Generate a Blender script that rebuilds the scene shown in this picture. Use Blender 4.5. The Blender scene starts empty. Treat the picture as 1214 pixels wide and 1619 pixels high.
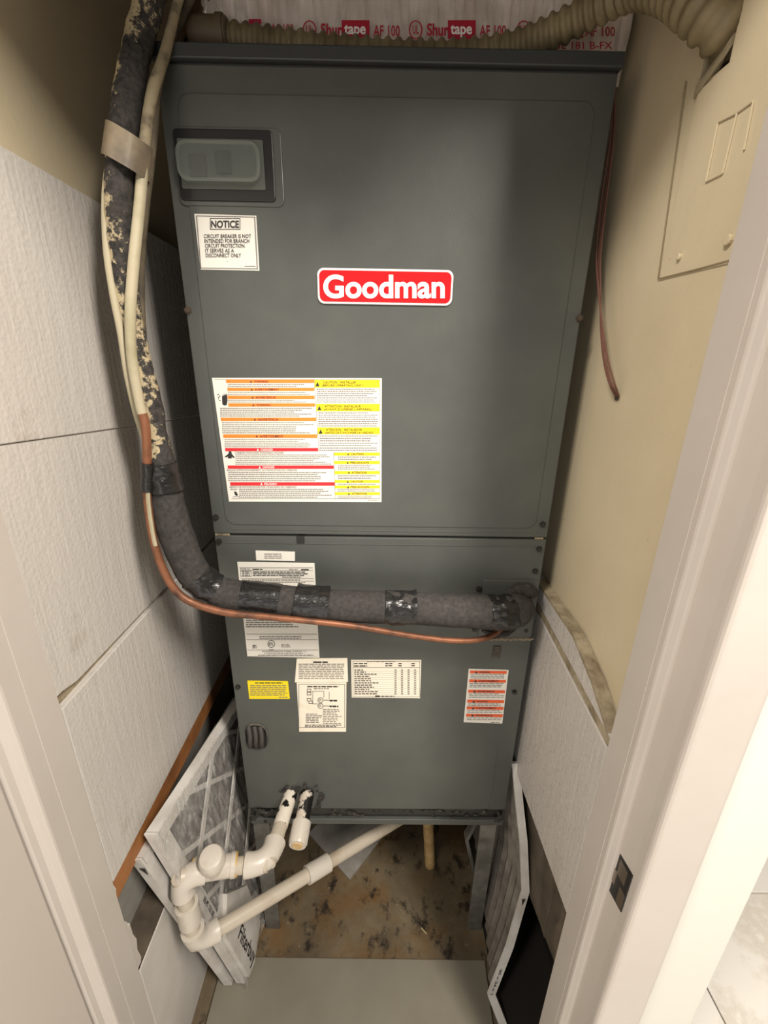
import bpy, bmesh, math, random
from mathutils import Vector, Matrix, noise
random.seed(7)
S = bpy.context.scene
COL = S.collection
# ------------------------------------------------------------------ camera
CAM_Z = 1.30                                   # eye height above the closet floor
F_PX, PITCH, YAW, ROLL = 683.5, 0.3424, -0.0088, -0.0162
def cam_axes():
    cp, sp = math.cos(PITCH), math.sin(PITCH)
    f, d, r = Vector((0, cp, -sp)), Vector((0, -sp, -cp)), Vector((1, 0, 0))
    c, s = math.cos(ROLL), math.sin(ROLL)
    r2, d2 = c*r + s*d, -s*r + c*d
    Zm = Matrix.Rotation(YAW, 3, 'Z')
    return Zm @ r2, Zm @ d2, Zm @ f
AX = cam_axes()
cd = bpy.data.cameras.new('camera'); cam = bpy.data.objects.new('camera', cd); COL.objects.link(cam)
cd.sensor_fit = 'HORIZONTAL'; cd.sensor_width = 36; cd.lens = F_PX/1214*36; cd.clip_start = .01
m = Matrix((AX[0], -AX[1], -AX[2])).transposed().to_4x4(); m.translation = (0, 0, CAM_Z)
cam.matrix_world = m; S.camera = cam
# ------------------------------------------------------------------ light and exposure
S.view_settings.view_transform = 'Standard'; S.view_settings.look = 'None'
S.view_settings.gamma = 1; S.view_settings.use_curve_mapping = False
S.view_settings.exposure = 0.02
wd = bpy.data.worlds.new('hall_ambient'); S.world = wd; wd.use_nodes = True
wd.node_tree.nodes['Background'].inputs[0].default_value = (1.0, .95, .89, 1)
wd.node_tree.nodes['Background'].inputs[1].default_value = 0.13
def area(name, loc, target, size, power, col, sy=None):
    l = bpy.data.lights.new(name, 'AREA'); o = bpy.data.objects.new(name, l); COL.objects.link(o)
    l.energy = power; l.color = col; l.shape = 'RECTANGLE'; l.size = size; l.size_y = sy or size
    o.location = loc; o.rotation_euler = (Vector(target)-Vector(loc)).to_track_quat('-Z', 'Y').to_euler()
    return o
area('hall_ceiling_light', (.74, -.52, 2.42), (0.1, .5, .7), .20, 62, (1, .92, .82), .8)
area('hall_ceiling_light', (-.72, -.42, 2.42), (0.25, .5, .7), .30, 24, (1, .92, .82))
area('low_front_fill', (-.25, -1.7, .8), (.2, .5, .6), .9, 8.5, (1, .96, .92), 1.2)  # added unseen fill low behind the camera to lift lower unit and right wall

# ------------------------------------------------------------------ helpers
def ray(px, py):
    return AX[0]*((px-607)/F_PX) + AX[1]*((py-809.5)/F_PX) + AX[2]
def PY(px, py, y):                               # measured photo point on the upright plane y
    r = ray(px, py); v = r*(y/r.y); return Vector((v.x, v.y, v.z+CAM_Z))
def PX(px, py, x):
    r = ray(px, py); v = r*(x/r.x); return Vector((v.x, v.y, v.z+CAM_Z))
def PZ(px, py, z):
    r = ray(px, py); v = r*((z-CAM_Z)/r.z); return Vector((v.x, v.y, v.z+CAM_Z))

class NT:
    def __init__(s, name):
        s.m = bpy.data.materials.new(name); s.m.use_nodes = True; s.t = s.m.node_tree; s.N = s.t.nodes
        s.b = s.N['Principled BSDF']; s.co = s.N.new('ShaderNodeTexCoord')
    def n(s, typ, **k):
        x = s.N.new('ShaderNode'+typ)
        for a, v in k.items(): setattr(x, a, v)
        return x
    def l(s, a, b): s.t.links.new(a, b)
    def mapped(s, scale=(1, 1, 1), rot=(0, 0, 0)):
        mp = s.n('Mapping'); mp.inputs['Scale'].default_value = scale; mp.inputs['Rotation'].default_value = rot
        s.l(s.co.outputs['Object'], mp.inputs[0]); return mp.outputs[0]
    def noise(s, scale, detail=3, rough=.5, vec=None):
        x = s.n('TexNoise'); x.inputs['Scale'].default_value = scale; x.inputs['Detail'].default_value = detail
        x.inputs['Roughness'].default_value = rough
        s.l(vec if vec else s.co.outputs['Object'], x.inputs['Vector']); return x.outputs['Fac']
    def ramp(s, fac, stops, interp='LINEAR'):
        x = s.n('ValToRGB'); x.color_ramp.interpolation = interp
        el = x.color_ramp.elements
        while len(el) < len(stops): el.new(.5)
        for e, (p, c) in zip(el, stops):
            e.position = p; e.color = (c, c, c, 1) if not hasattr(c, '__len__') else (*c[:3], 1)
        s.l(fac, x.inputs[0]); return x.outputs[0]
    def mix(s, fac, a, b):
        x = s.n('Mix', data_type='RGBA')
        for i, v in ((0, fac), (6, a), (7, b)):
            if hasattr(v, 'is_linked'): s.l(v, x.inputs[i])
            elif i == 0: x.inputs[i].default_value = v
            else: x.inputs[i].default_value = (*v[:3], 1)
        return x.outputs[2]
    def bump(s, h, strength=.2, dist=.002):
        x = s.n('Bump'); x.inputs['Strength'].default_value = strength; x.inputs['Distance'].default_value = dist
        s.l(h, x.inputs['Height']); s.l(x.outputs[0], s.b.inputs['Normal'])
    def col(s, c):
        if hasattr(c, 'is_linked'): s.l(c, s.b.inputs['Base Color'])
        else: s.b.inputs['Base Color'].default_value = (*c[:3], 1)
    def set(s, rough=.5, metal=0, spec=.5):
        s.b.inputs['Roughness'].default_value = rough; s.b.inputs['Metallic'].default_value = metal
        s.b.inputs['Specular IOR Level'].default_value = spec
def srgb(r, g, b):
    f = lambda c: (c/255/12.92) if c/255 <= .04045 else ((c/255+.055)/1.055)**2.4
    return (f(r), f(g), f(b))
MATS = {}
def mat(name, c, rough=.5, metal=0, spec=.5, c2=None, nscale=8, lo=.35, hi=.7, bscale=0, bstr=.2, bdist=.001, detail=4, stretch=None):
    if name in MATS: return MATS[name]
    t = NT(name); t.set(rough, metal, spec)
    if c2: t.col(t.mix(t.ramp(t.noise(nscale, detail, .6), [(lo, 0), (hi, 1)]), c, c2))
    else: t.col(c)
    if bscale: t.bump(t.noise(bscale, 3, .55, t.mapped(stretch) if stretch else None), bstr, bdist)
    MATS[name] = t.m; return t.m

class MB:
    def __init__(s): s.v = []; s.f = []; s.mi = []
    def quad(s, a, b, c, d, mi=0):
        n = len(s.v); s.v += [tuple(a), tuple(b), tuple(c), tuple(d)]; s.f.append((n, n+1, n+2, n+3)); s.mi.append(mi)
    def box(s, x0, x1, y0, y1, z0, z1, mi=0):
        s.hexa([(x0,y0,z0),(x1,y0,z0),(x1,y1,z0),(x0,y1,z0),(x0,y0,z1),(x1,y0,z1),(x1,y1,z1),(x0,y1,z1)], mi)
    def hexa(s, p, mi=0):
        n = len(s.v); s.v += [tuple(q) for q in p]
        for f in ((0,3,2,1),(4,5,6,7),(0,1,5,4),(1,2,6,5),(2,3,7,6),(3,0,4,7)):
            s.f.append(tuple(n+i for i in f)); s.mi.append(mi)
    def prism(s, poly, depth, mi=0):             # poly: 3-D points, depth: vector
        n = len(s.v); k = len(poly); d = Vector(depth)
        s.v += [tuple(p) for p in poly] + [tuple(Vector(p)+d) for p in poly]
        s.f.append(tuple(range(n, n+k))); s.f.append(tuple(range(n+2*k-1, n+k-1, -1))); s.mi += [mi, mi]
        for i in range(k):
            j = (i+1) % k; s.f.append((n+j, n+i, n+k+i, n+k+j)); s.mi.append(mi)
    def tube(s, pts, rad, seg=14, caps=True, mi=0, wob=0, wsc=60, closed_rim=0):
        pts = [Vector(p) for p in pts]; k = len(pts)
        if not hasattr(rad, '__len__'): rad = [rad]*k
        T = [(pts[min(i+1, k-1)]-pts[max(i-1, 0)]).normalized() for i in range(k)]
        u = T[0].orthogonal().normalized(); n0 = len(s.v)
        for i in range(k):
            u = (u - T[i]*u.dot(T[i])).normalized(); w = T[i].cross(u)
            for j in range(seg):
                a = 2*math.pi*j/seg; dr = u*math.cos(a)+w*math.sin(a)
                r = rad[i]
                if wob: r *= 1+wob*noise.noise((pts[i]+dr*rad[i])*wsc)
                s.v.append(tuple(pts[i]+dr*r))
        for i in range(k-1):
            for j in range(seg):
                a = n0+i*seg+j; b = n0+i*seg+(j+1) % seg
                s.f.append((a, b, b+seg, a+seg)); s.mi.append(mi)
        if caps:
            s.f.append(tuple(n0+j for j in reversed(range(seg)))); s.f.append(tuple(n0+(k-1)*seg+j for j in range(seg))); s.mi += [mi, mi]
    def cyl(s, p, q, r, seg=14, mi=0, bev=.0):
        p, q = Vector(p), Vector(q); d = (q-p).normalized()
        if bev: s.tube([p, p+d*bev*.01, p+d*bev, q-d*bev, q-d*bev*.01, q], [r-bev, r-bev, r, r, r-bev, r-bev], seg, True, mi)
        else: s.tube([p, q], r, seg, True, mi)
    def build(s, name, mats, parent=None, smooth=False, bevel=0, origin=None):
        if not isinstance(mats, (list, tuple)): mats = [mats]
        off = Vector((0, 0, 0)); o = None
        if parent:
            p = parent
            while p: off += p.location; p = p.parent
        else:
            if origin is None:
                xs, ys, zs = zip(*s.v); origin = ((min(xs)+max(xs))/2, (min(ys)+max(ys))/2, min(zs))
            off = Vector(origin)
        me = bpy.data.meshes.new(name)
        me.from_pydata([tuple(Vector(v)-off) for v in s.v], [], s.f)
        for mm in mats: me.materials.append(mm)
        me.polygons.foreach_set('material_index', s.mi)
        if smooth:
            me.polygons.foreach_set('use_smooth', [True]*len(me.polygons)); me.set_sharp_from_angle(angle=.7)
        me.update()
        o = bpy.data.objects.new(name, me); COL.objects.link(o)
        if parent: o.parent = parent
        else: o.location = off
        if bevel:
            b = o.modifiers.new('bevel', 'BEVEL'); b.width = bevel; b.segments = 2; b.limit_method = 'ANGLE'; b.angle_limit = .6
        return o
def tag(o, label=None, cat=None, group=None, kind=None):
    if label: o['label'] = label
    if cat: o['category'] = cat
    if group: o['group'] = group
    if kind: o['kind'] = kind
    return o
def thing(name, loc, label, cat, group=None):
    o = bpy.data.objects.new(name, None); COL.objects.link(o); o.location = loc; o.empty_display_size = .05
    return tag(o, label, cat, group)
def struct(o, label): return tag(o, label, 'structure', None, 'structure')
def smooth_path(pts, rad=None, per=8):
    pts = [Vector(p) for p in pts]; out = []; ro = []
    k = len(pts)
    for i in range(k-1):
        p0, p1, p2, p3 = pts[max(i-1, 0)], pts[i], pts[i+1], pts[min(i+2, k-1)]
        for j in range(per + (1 if i == k-2 else 0)):
            t = j/per
            out.append(.5*((2*p1)+(p2-p0)*t+(2*p0-5*p1+4*p2-p3)*t*t+(3*p1-p0-3*p2+p3)*t**3))
            if rad: ro.append(rad[i]*(1-t)+rad[i+1]*t)
    return (out, ro) if rad else out
def holes_slab(mb, x0, x1, y0, y1, z0, z1, holes):
    ys = sorted({y0, y1, *[h[0] for h in holes], *[h[1] for h in holes]}); zs = sorted({z0, z1, *[h[2] for h in holes], *[h[3] for h in holes]})
    for a, b in zip(ys, ys[1:]):
        for c, d in zip(zs, zs[1:]):
            if any(h[0] <= a and b <= h[1] and h[2] <= c and d <= h[3] for h in holes): continue
            mb.box(x0, x1, a, b, c, d)
_tc = {}
def text_geo(s, bold):
    if (s, bold) in _tc: return _tc[(s, bold)]
    cu = bpy.data.curves.new('lettering', 'FONT'); cu.body = s; cu.resolution_u = 6 if bold > .02 else 2; cu.offset = bold
    o = bpy.data.objects.new('lettering', cu); COL.objects.link(o)
    me = o.to_mesh(); vs = [v.co.copy() for v in me.vertices]; fs = [tuple(p.vertices) for p in me.polygons]
    o.to_mesh_clear(); bpy.data.objects.remove(o); bpy.data.curves.remove(cu)
    x0 = min(v.x for v in vs); x1 = max(v.x for v in vs); y0 = min(v.y for v in vs); y1 = max(v.y for v in vs)
    _tc[(s, bold)] = ([((v.x-x0)/(x1-x0), (v.y-y0)/(y1-y0)) for v in vs], fs); return _tc[(s, bold)]
class Print(MB):
    """flat lettering and rules on a sheet; at(u, v) gives the place of a sheet coordinate"""
    def __init__(s, at): super().__init__(); s.at = at; s.lift = Vector((0, -.00035, 0))
    def rect(s, u0, v0, u1, v1, mi=0): s.quad(s.at(u0, v1), s.at(u1, v1), s.at(u1, v0), s.at(u0, v0), mi)
    def poly(s, pts, mi=0, up=0):
        n = len(s.v); s.v += [tuple(s.at(*p)+s.lift*up) for p in pts]; s.f.append(tuple(range(n, n+len(pts)))); s.mi.append(mi)
    def frame(s, u0, v0, u1, v1, w, mi=0):
        s.rect(u0, v0, u1, v0+w, mi); s.rect(u0, v1-w, u1, v1, mi); s.rect(u0, v0, u0+w, v1, mi); s.rect(u1-w, v0, u1, v1, mi)
    def text(s, txt, u0, v0, u1, v1, mi=0, bold=0):
        vs, fs = text_geo(txt, bold); n = len(s.v)
        s.v += [tuple(s.at(u0+(u1-u0)*a, v1+(v0-v1)*b)+s.lift) for a, b in vs]
        s.f += [tuple(n+i for i in f) for f in fs]; s.mi += [mi]*len(fs)
    def lines(s, u0, v0, u1, v1, n, mi=0, fill=.38, word=(5, 16), ragged=.2):
        h = (v1-v0)/n
        for i in range(n):
            u = u0; end = u1-(u1-u0)*random.uniform(0, ragged)
            while u < end:
                w = random.uniform(*word); e = min(u+w, end)
                s.rect(u, v0+h*i+h*.3, e, v0+h*i+h*(.3+fill), mi); u = e+(3 if u1-u0 > 1 else .004)
    def tri(s, u, v, w, h, mi=0): s.poly([(u-w/2, v+h), (u+w/2, v+h), (u, v)], mi, 1)
    def ring(s, u, v, r, w, mi=0, n=20, ry=None):
        ry = ry or r
        for i in range(n):
            a, b = 2*math.pi*i/n, 2*math.pi*(i+1)/n
            P = lambda t, k: s.at(u+math.cos(t)*(r-k), v+math.sin(t)*(ry-k))
            s.quad(P(a, 0), P(b, 0), P(b, w), P(a, w), mi)

# ------------------------------------------------------------------ materials
def wall_paint(name, c, c2, streak=None):
    t = NT(name); t.set(.55)
    base = t.mix(t.ramp(t.noise(4, 5, .6), [(.42, 0), (.75, 1)]), c, c2)
    if streak: base = t.mix(t.ramp(t.noise(38, 6, .75), [(.66, 0), (.75, 1)]), base, streak)
    t.col(base); t.bump(t.noise(70, 4, .6), .25, .0015); return t.m
M_beige = wall_paint('beige_wall_paint', srgb(208, 195, 166), srgb(198, 184, 154), srgb(170, 155, 126))
M_white = mat('white_trim_paint', srgb(196, 189, 182), .42, bscale=35, bstr=.12, c2=srgb(190, 182, 174), nscale=6)
M_door = mat('white_door_paint', srgb(190, 182, 173), .45, bscale=90, bstr=.06)
M_hallwall = mat('hall_wall_paint', srgb(222, 220, 212), .6, bscale=80, bstr=.15)
M_lowwall = mat('lower_wall_paint', srgb(206, 202, 196), .5, c2=srgb(190, 185, 178), nscale=7, bscale=60, bstr=.2)
def foam_mat():
    t = NT('white_foam_board'); t.set(.33, 0, .55)
    beads = t.n('TexVoronoi'); beads.inputs['Scale'].default_value = 190; t.l(t.co.outputs['Object'], beads.inputs['Vector'])
    st = t.noise(26, 3, .5, t.mapped((1, 5, .35)))
    grime = t.ramp(t.noise(9, 6, .7), [(.62, 0), (.8, 1)])
    t.col(t.mix(grime, srgb(196, 191, 185), srgb(168, 159, 148)))
    a = t.n('Math', operation='MULTIPLY_ADD'); t.l(beads.outputs['Distance'], a.inputs[0]); a.inputs[1].default_value = .35; t.l(st, a.inputs[2])
    t.bump(a.outputs[0], .42, .0022)
    t.l(t.ramp(t.noise(120, 2, .5), [(.35, .26), (.65, .48)]), t.b.inputs['Roughness']); return t.m
M_foam = foam_mat()
M_foamedge = mat('dirty_foam_edge', srgb(168, 156, 132), .8, c2=srgb(120, 106, 82), nscale=40, bscale=150, bstr=.6, bdist=.003)
M_wood = mat('brown_batten_wood', srgb(168, 112, 62), .55, c2=srgb(124, 78, 42), nscale=14, bscale=60, bstr=.3, stretch=(1, .2, 6))
M_stud = mat('grey_brown_stud', srgb(98, 88, 74), .8, c2=srgb(66, 57, 46), nscale=16, bscale=70, bstr=.5)
M_cav = mat('cavity_board', srgb(150, 147, 140), .8, c2=srgb(120, 116, 108), nscale=12)
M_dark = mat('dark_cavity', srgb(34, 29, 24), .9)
def floor_mat():
    t = NT('stained_pan_floor'); t.set(.55)
    a = t.mix(t.ramp(t.noise(7, 6, .65), [(.35, 0), (.68, 1)]), srgb(82, 69, 50), srgb(118, 106, 84))
    b = t.mix(t.ramp(t.noise(11, 4, .6, t.mapped((1, 1, 1), (0, 0, 1))), [(.5, 0), (.72, 1)]), a, srgb(106, 80, 46))
    c = t.mix(t.ramp(t.noise(22, 5, .7, t.mapped((1.2, 1, 1), (0, .3, 2))), [(.53, 0), (.64, 1)]), b, srgb(40, 32, 23))
    d = t.mix(t.ramp(t.noise(60, 4, .6), [(.68, 0), (.76, 1)]), c, srgb(160, 146, 124))
    t.col(d); t.bump(t.noise(45, 5, .6), .4, .003); return t.m
M_floor = floor_mat()
def marble():
    t = NT('cream_marble'); t.set(.2)
    t.col(t.mix(t.ramp(t.noise(5, 8, .7), [(.5, 0), (.6, .5), (.66, 0)]), srgb(246, 241, 232), srgb(206, 194, 174))); return t.m
M_marble = marble()
def unit_mat():
    t = NT('charcoal_painted_steel'); t.set(.42, .25, .5)
    t.col(t.mix(t.ramp(t.noise(6, 5, .6), [(.4, 0), (.75, 1)]), srgb(78, 81, 78), srgb(89, 91, 87)))
    t.bump(t.noise(420, 2, .5), .12, .0006)
    t.l(t.ramp(t.noise(9, 4, .6), [(.35, .36), (.7, .52)]), t.b.inputs['Roughness']); return t.m
M_unit = unit_mat()
M_unitdk = mat('dark_cabinet_steel', srgb(58, 60, 60), .5, .2, bscale=300, bstr=.1)
M_black = mat('black_plastic', srgb(26, 26, 26), .4)
M_grimeblk = mat('grimy_black_rail', srgb(30, 28, 27), .45, c2=srgb(70, 64, 58), nscale=30, lo=.6, hi=.8)
M_grime = mat('grey_grime', srgb(96, 90, 82), .9, c2=srgb(40, 37, 34), nscale=60, bscale=200, bstr=.8, bdist=.003)
M_grimedk = mat('black_crusted_grime', srgb(44, 40, 37), .85, c2=srgb(104, 96, 86), nscale=90, lo=.55, hi=.75, bscale=200, bstr=.8, bdist=.003)
M_screw = mat('dark_screw', srgb(50, 48, 46), .45, .5)
M_screwrust = mat('brown_screw', srgb(78, 66, 54), .6, .4)
M_paper = mat('label_paper', srgb(222, 219, 210), .55, bscale=60, bstr=.04)
M_ivory = mat('ivory_label_paper', srgb(232, 225, 208), .6, c2=srgb(214, 203, 182), nscale=22, lo=.55, hi=.8)
M_ink = mat('black_ink', srgb(38, 36, 36), .6)
M_soft = mat('grey_print', srgb(112, 108, 104), .6)
M_orange = mat('orange_print', srgb(242, 128, 40), .5)
M_redor = mat('red_orange_print', srgb(222, 88, 40), .5)
M_red = mat('red_print', srgb(206, 32, 42), .45)
M_yellow = mat('yellow_print', srgb(232, 210, 20), .5)
M_whiteink = mat('white_print', srgb(240, 236, 232), .5)
M_badgered = mat('glossy_red_badge', srgb(196, 24, 30), .25)
M_badgewhite = mat('glossy_white_badge', srgb(242, 238, 236), .25)
def insul(name, painted):
    t = NT(name); t.set(.85, 0, .3)
    c = t.mix(t.ramp(t.noise(160, 3, .6), [(.35, 0), (.75, 1)]), *((srgb(40, 38, 37), srgb(72, 68, 65)) if painted else (srgb(50, 48, 47), srgb(70, 67, 65))))
    if painted:
        g = t.n('NewGeometry'); sx = t.n('SeparateXYZ'); t.l(g.outputs['Normal'], sx.inputs[0])
        n1 = t.noise(75, 5, .75); ad = t.n('Math', operation='MULTIPLY_ADD'); t.l(sx.outputs[0], ad.inputs[0]); ad.inputs[1].default_value = -.14; t.l(n1, ad.inputs[2])
        n2 = t.noise(6.5, 2, .5); a2 = t.n('Math', operation='MULTIPLY_ADD'); t.l(n2, a2.inputs[0]); a2.inputs[1].default_value = 1.0; t.l(ad.outputs[0], a2.inputs[2])
        c = t.mix(t.ramp(a2.outputs[0], [(1.04, 0), (1.1, 1)]) if False else t.ramp(scale_half(t, a2.outputs[0]), [(.50, 0), (.535, 1)]), c, srgb(172, 158, 128))
    t.col(c); t.bump(t.noise(260, 3, .6), .4, .0015); return t.m
def scale_half(t, s):
    x = t.n('Math', operation='MULTIPLY'); t.l(s, x.inputs[0]); x.inputs[1].default_value = .5; return x.outputs[0]
M_insul = insul('black_foam_insulation', False)
M_insulp = insul('paint_flecked_insulation', True)
M_tape = mat('black_vinyl_tape', srgb(28, 27, 27), .28, bscale=55, bstr=.5, bdist=.004, stretch=(1, 1, 2.5))
M_copper = mat('tarnished_copper', srgb(140, 92, 66), .5, .45, c2=srgb(74, 52, 42), nscale=26, lo=.45, hi=.72)
M_cream = mat('cream_paint', srgb(172, 163, 138), .6, c2=srgb(138, 134, 100), nscale=16, lo=.5, hi=.75)
M_creamdk = mat('dusty_cream_paint', srgb(150, 138, 112), .7, c2=srgb(80, 70, 56), nscale=40, lo=.5, hi=.7)
M_duct = mat('grey_duct_tape', srgb(140, 126, 104), .55, .1, c2=srgb(88, 80, 70), nscale=22, bscale=70, bstr=.4)
M_flex = mat('dusty_flex_plastic', srgb(134, 121, 92), .6, c2=srgb(98, 86, 62), nscale=24)
M_flexcap = mat('brown_plastic_coupling', srgb(96, 82, 62), .6)
def foil():
    t = NT('wrinkled_foil_tape'); t.set(.24, .4)
    t.col(t.mix(t.ramp(t.noise(20, 4, .6), [(.4, 0), (.7, 1)]), srgb(240, 232, 226), srgb(214, 202, 194)))
    a = t.noise(60, 5, .65, t.mapped((1, 1, .22))); t.bump(a, .65, .006); return t.m
M_foil = foil()
M_foilred = mat('red_foil_print', srgb(170, 28, 52), .45)
M_ductboard = mat('brown_duct_wrap', srgb(104, 84, 60), .8, c2=srgb(70, 54, 38), nscale=20)
M_pvc = mat('yellowed_white_pvc', srgb(184, 174, 158), .4, c2=srgb(156, 138, 108), nscale=12, lo=.5, hi=.8)
M_pvcfit = mat('white_pvc_fitting', srgb(194, 187, 176), .35, c2=srgb(166, 152, 128), nscale=18, lo=.55, hi=.8)
M_glue = mat('amber_glue', srgb(186, 156, 92), .35)
M_pvcblk = mat('black_smeared_pvc', srgb(222, 214, 200), .4, c2=srgb(22, 20, 19), nscale=38, lo=.56, hi=.6)
M_pvcblk2 = mat('black_smeared_stub', srgb(200, 190, 176), .4, c2=srgb(22, 20, 19), nscale=34, lo=.44, hi=.49)
M_tanpipe = mat('tan_stained_pvc', srgb(206, 176, 124), .5, c2=srgb(160, 128, 82), nscale=26)
M_galv = mat('galvanised_steel', srgb(128, 126, 120), .5, .4, c2=srgb(92, 90, 84), nscale=26)
M_board = mat('painted_floor_board', srgb(126, 121, 108), .55, c2=srgb(114, 108, 94), nscale=6, bscale=120, bstr=.1)
M_scrap = mat('grey_drywall_paper', srgb(150, 146, 140), .8, c2=srgb(132, 126, 118), nscale=30)
M_card = mat('white_filter_card', srgb(216, 213, 208), .6, c2=srgb(184, 178, 170), nscale=14, bscale=50, bstr=.1)
M_media = mat('grey_pleated_media', srgb(118, 114, 110), .9, c2=srgb(84, 80, 76), nscale=30, bscale=200, bstr=.4)
M_mediadk = mat('dirty_pleated_media', srgb(124, 119, 112), .9, c2=srgb(84, 78, 70), nscale=24, bscale=200, bstr=.4)
def plastic(name, rough):
    t = NT(name); t.set(rough, 0, .6); t.col(srgb(214, 212, 208))
    n1 = t.noise(26, 5, .7, t.mapped((1, 2.2, 1), (.9, 0, 0)))
    t.l(t.ramp(n1, [(.40, .14), (.55, .34), (.66, .78)]), t.b.inputs['Alpha'])  # denser alpha streaks paint the crinkle highlights into the film
    t.bump(t.noise(28, 5, .65, t.mapped((1, 1, .5), (.6, .3, 0))), .8, .008); return t.m
M_wrap = plastic('clear_shrink_wrap', .22)
M_cover = NT('clear_breaker_cover'); M_cover.set(.22, 0, .6); M_cover.col(srgb(112, 118, 114)); M_cover.b.inputs['Alpha'].default_value = .22; M_cover = M_cover.m
M_coverrim = NT('frosted_cover_rim'); M_coverrim.set(.4); M_coverrim.col(srgb(126, 132, 124)); M_coverrim.b.inputs['Alpha'].default_value = .42; M_coverrim = M_coverrim.m
M_wire = mat('brown_wire_jacket', srgb(112, 76, 64), .55)
M_strike = mat('nickel_strike', srgb(168, 158, 146), .25, .9)

# ------------------------------------------------------------------ the setting
XL, XR, YJ = -.375, .285, .405                    # foam faces left and right, back of the door jambs
ZC = 2.45
m_ = MB(); m_.box(-.60, .43, .33, 1.35, -.03, 0); struct(m_.build('floor', M_floor), 'stained brown closet floor under the unit')
m_ = MB(); m_.box(-.60, .60, .30, 1.35, ZC, ZC+.03); struct(m_.build('ceiling', M_beige), 'beige closet ceiling')
m_ = MB(); m_.box(-.60, .60, 1.27, 1.35, 0, ZC); struct(m_.build('wall_back', M_beige), 'beige wall behind the unit')
# left wall: drywall above, stud opening, lower panel with ledge
wl = MB(); wl.box(-.47, -.392, .43, 1.27, .590, ZC); wl_o = struct(wl.build('wall_left', M_beige), 'beige left closet wall')
m_ = MB(); m_.box(-.47, XL, YJ, 1.27, 0, .372); m_.build('lower_panel', M_lowwall, wl_o, bevel=.003)
m_ = MB(); m_.box(-.4195, XL-.001, YJ, 1.27, .3725, .378); m_.build('ledge', M_stud, wl_o)
m_ = MB(); m_.box(-.47, -.42, YJ, 1.27, .378, .589); m_.build('cavity_back', M_cav, wl_o)
# right wall: painted drywall with a ragged conduit hole, deep opening at the bottom
wr = MB(); holes_slab(wr, .306, .322, .40, 1.27, .80, ZC, [(.497, .538, 1.553, 1.75)]); wr_o = struct(wr.build('wall_right', M_beige), 'beige right closet wall')
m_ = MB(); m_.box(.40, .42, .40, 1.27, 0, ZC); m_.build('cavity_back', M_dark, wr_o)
m_ = MB(); m_.box(.262, .40, .42, 1.2, .0002, .002); m_.build('cavity_floor_shade', M_dark, wr_o)  # dark sheet over the floor, its colour stands for the unlit gap
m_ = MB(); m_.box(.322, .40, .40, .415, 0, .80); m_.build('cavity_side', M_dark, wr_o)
m_ = MB(); m_.prism([(.322, .415, .30), (.322, .60, .24), (.322, .74, .30), (.322, .80, .52), (.322, .415, .52)], (.012, 0, 0)); m_.build('cavity_panel', M_stud, wr_o)
m_ = MB(); m_.box(.3205, .3235, .50, .54, .27, .505); m_.build('stud', M_stud, wr_o)
m_ = MB(); m_.prism([(.292, .4185, .525), (.292, .43, .50), (.292, .425, .47), (.292, .436, .43), (.292, .418, .395), (.292, .405, .42), (.292, .405, .525)], (.012, 0, 0)); m_.build('torn_drywall', M_stud, wr_o)
m_ = MB(); m_.prism([(.303, .499, 1.560), (.312, .499, 1.575), (.318, .536, 1.552), (.303, .538, 1.545)], (0, .0, .010)); m_.build('torn_edge', M_creamdk, wr_o)
# painted-over panel door on the right wall
ap = thing('access_panel', (.306, .48, 1.385), 'painted over flush access panel high on the right closet wall', 'panel')
m_ = MB(); m_.prism([(.3045, .535, 1.386), (.3045, .41, 1.386), (.3045, .41, 1.70), (.3045, .494, 1.70), (.3045, .494, 1.550), (.3045, .535, 1.550)], (.0015, 0, 0)); m_.build('cover', M_beige, ap, bevel=.0006)
def onwall(px, py, off): v = PX(px, py, .304-off); return v
def wallline(mb, p, q, w=.0012, off=.0005):
    a, b = onwall(*p, off), onwall(*q, off); mb.tube([a, b], w, 6)
ow = MB()
for p, q in [((1135, 193), (1116, 287)), ((1116, 287), (1142, 274)), ((1165, 178), (1142, 274)), ((1135, 193), (1165, 178)), ((1165, 178), (1191, 159)), ((1191, 159), (1176, 237))]: wallline(ow, p, q, .0009)
m_ = ow
m_.build('raised_outline', M_beige, ap)
m_ = MB(); m_.tube([onwall(1084, 128, -.0002), onwall(1040, 441, -.0002)], .0007, 6); m_.tube([onwall(1040, 441, -.0002), onwall(1160, 411, -.0002)], .0006, 6); m_.build('panel_gap', mat('dull_beige_gap', srgb(140, 126, 98), .7), ap)
m_ = MB(); c = onwall(1154, 379, .0); m_.tube([c+Vector((-.0035, 0, 0)), c+Vector((.001, 0, 0))], .0045, 12); m_.build('knob', M_beige, ap, bevel=.001)
m_ = MB(); c = onwall(1075, 406, .0); m_.tube([c+Vector((-.003, 0, 0)), c+Vector((.001, 0, 0))], .0032, 10); m_.build('knob', M_beige, ap, bevel=.001)
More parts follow.
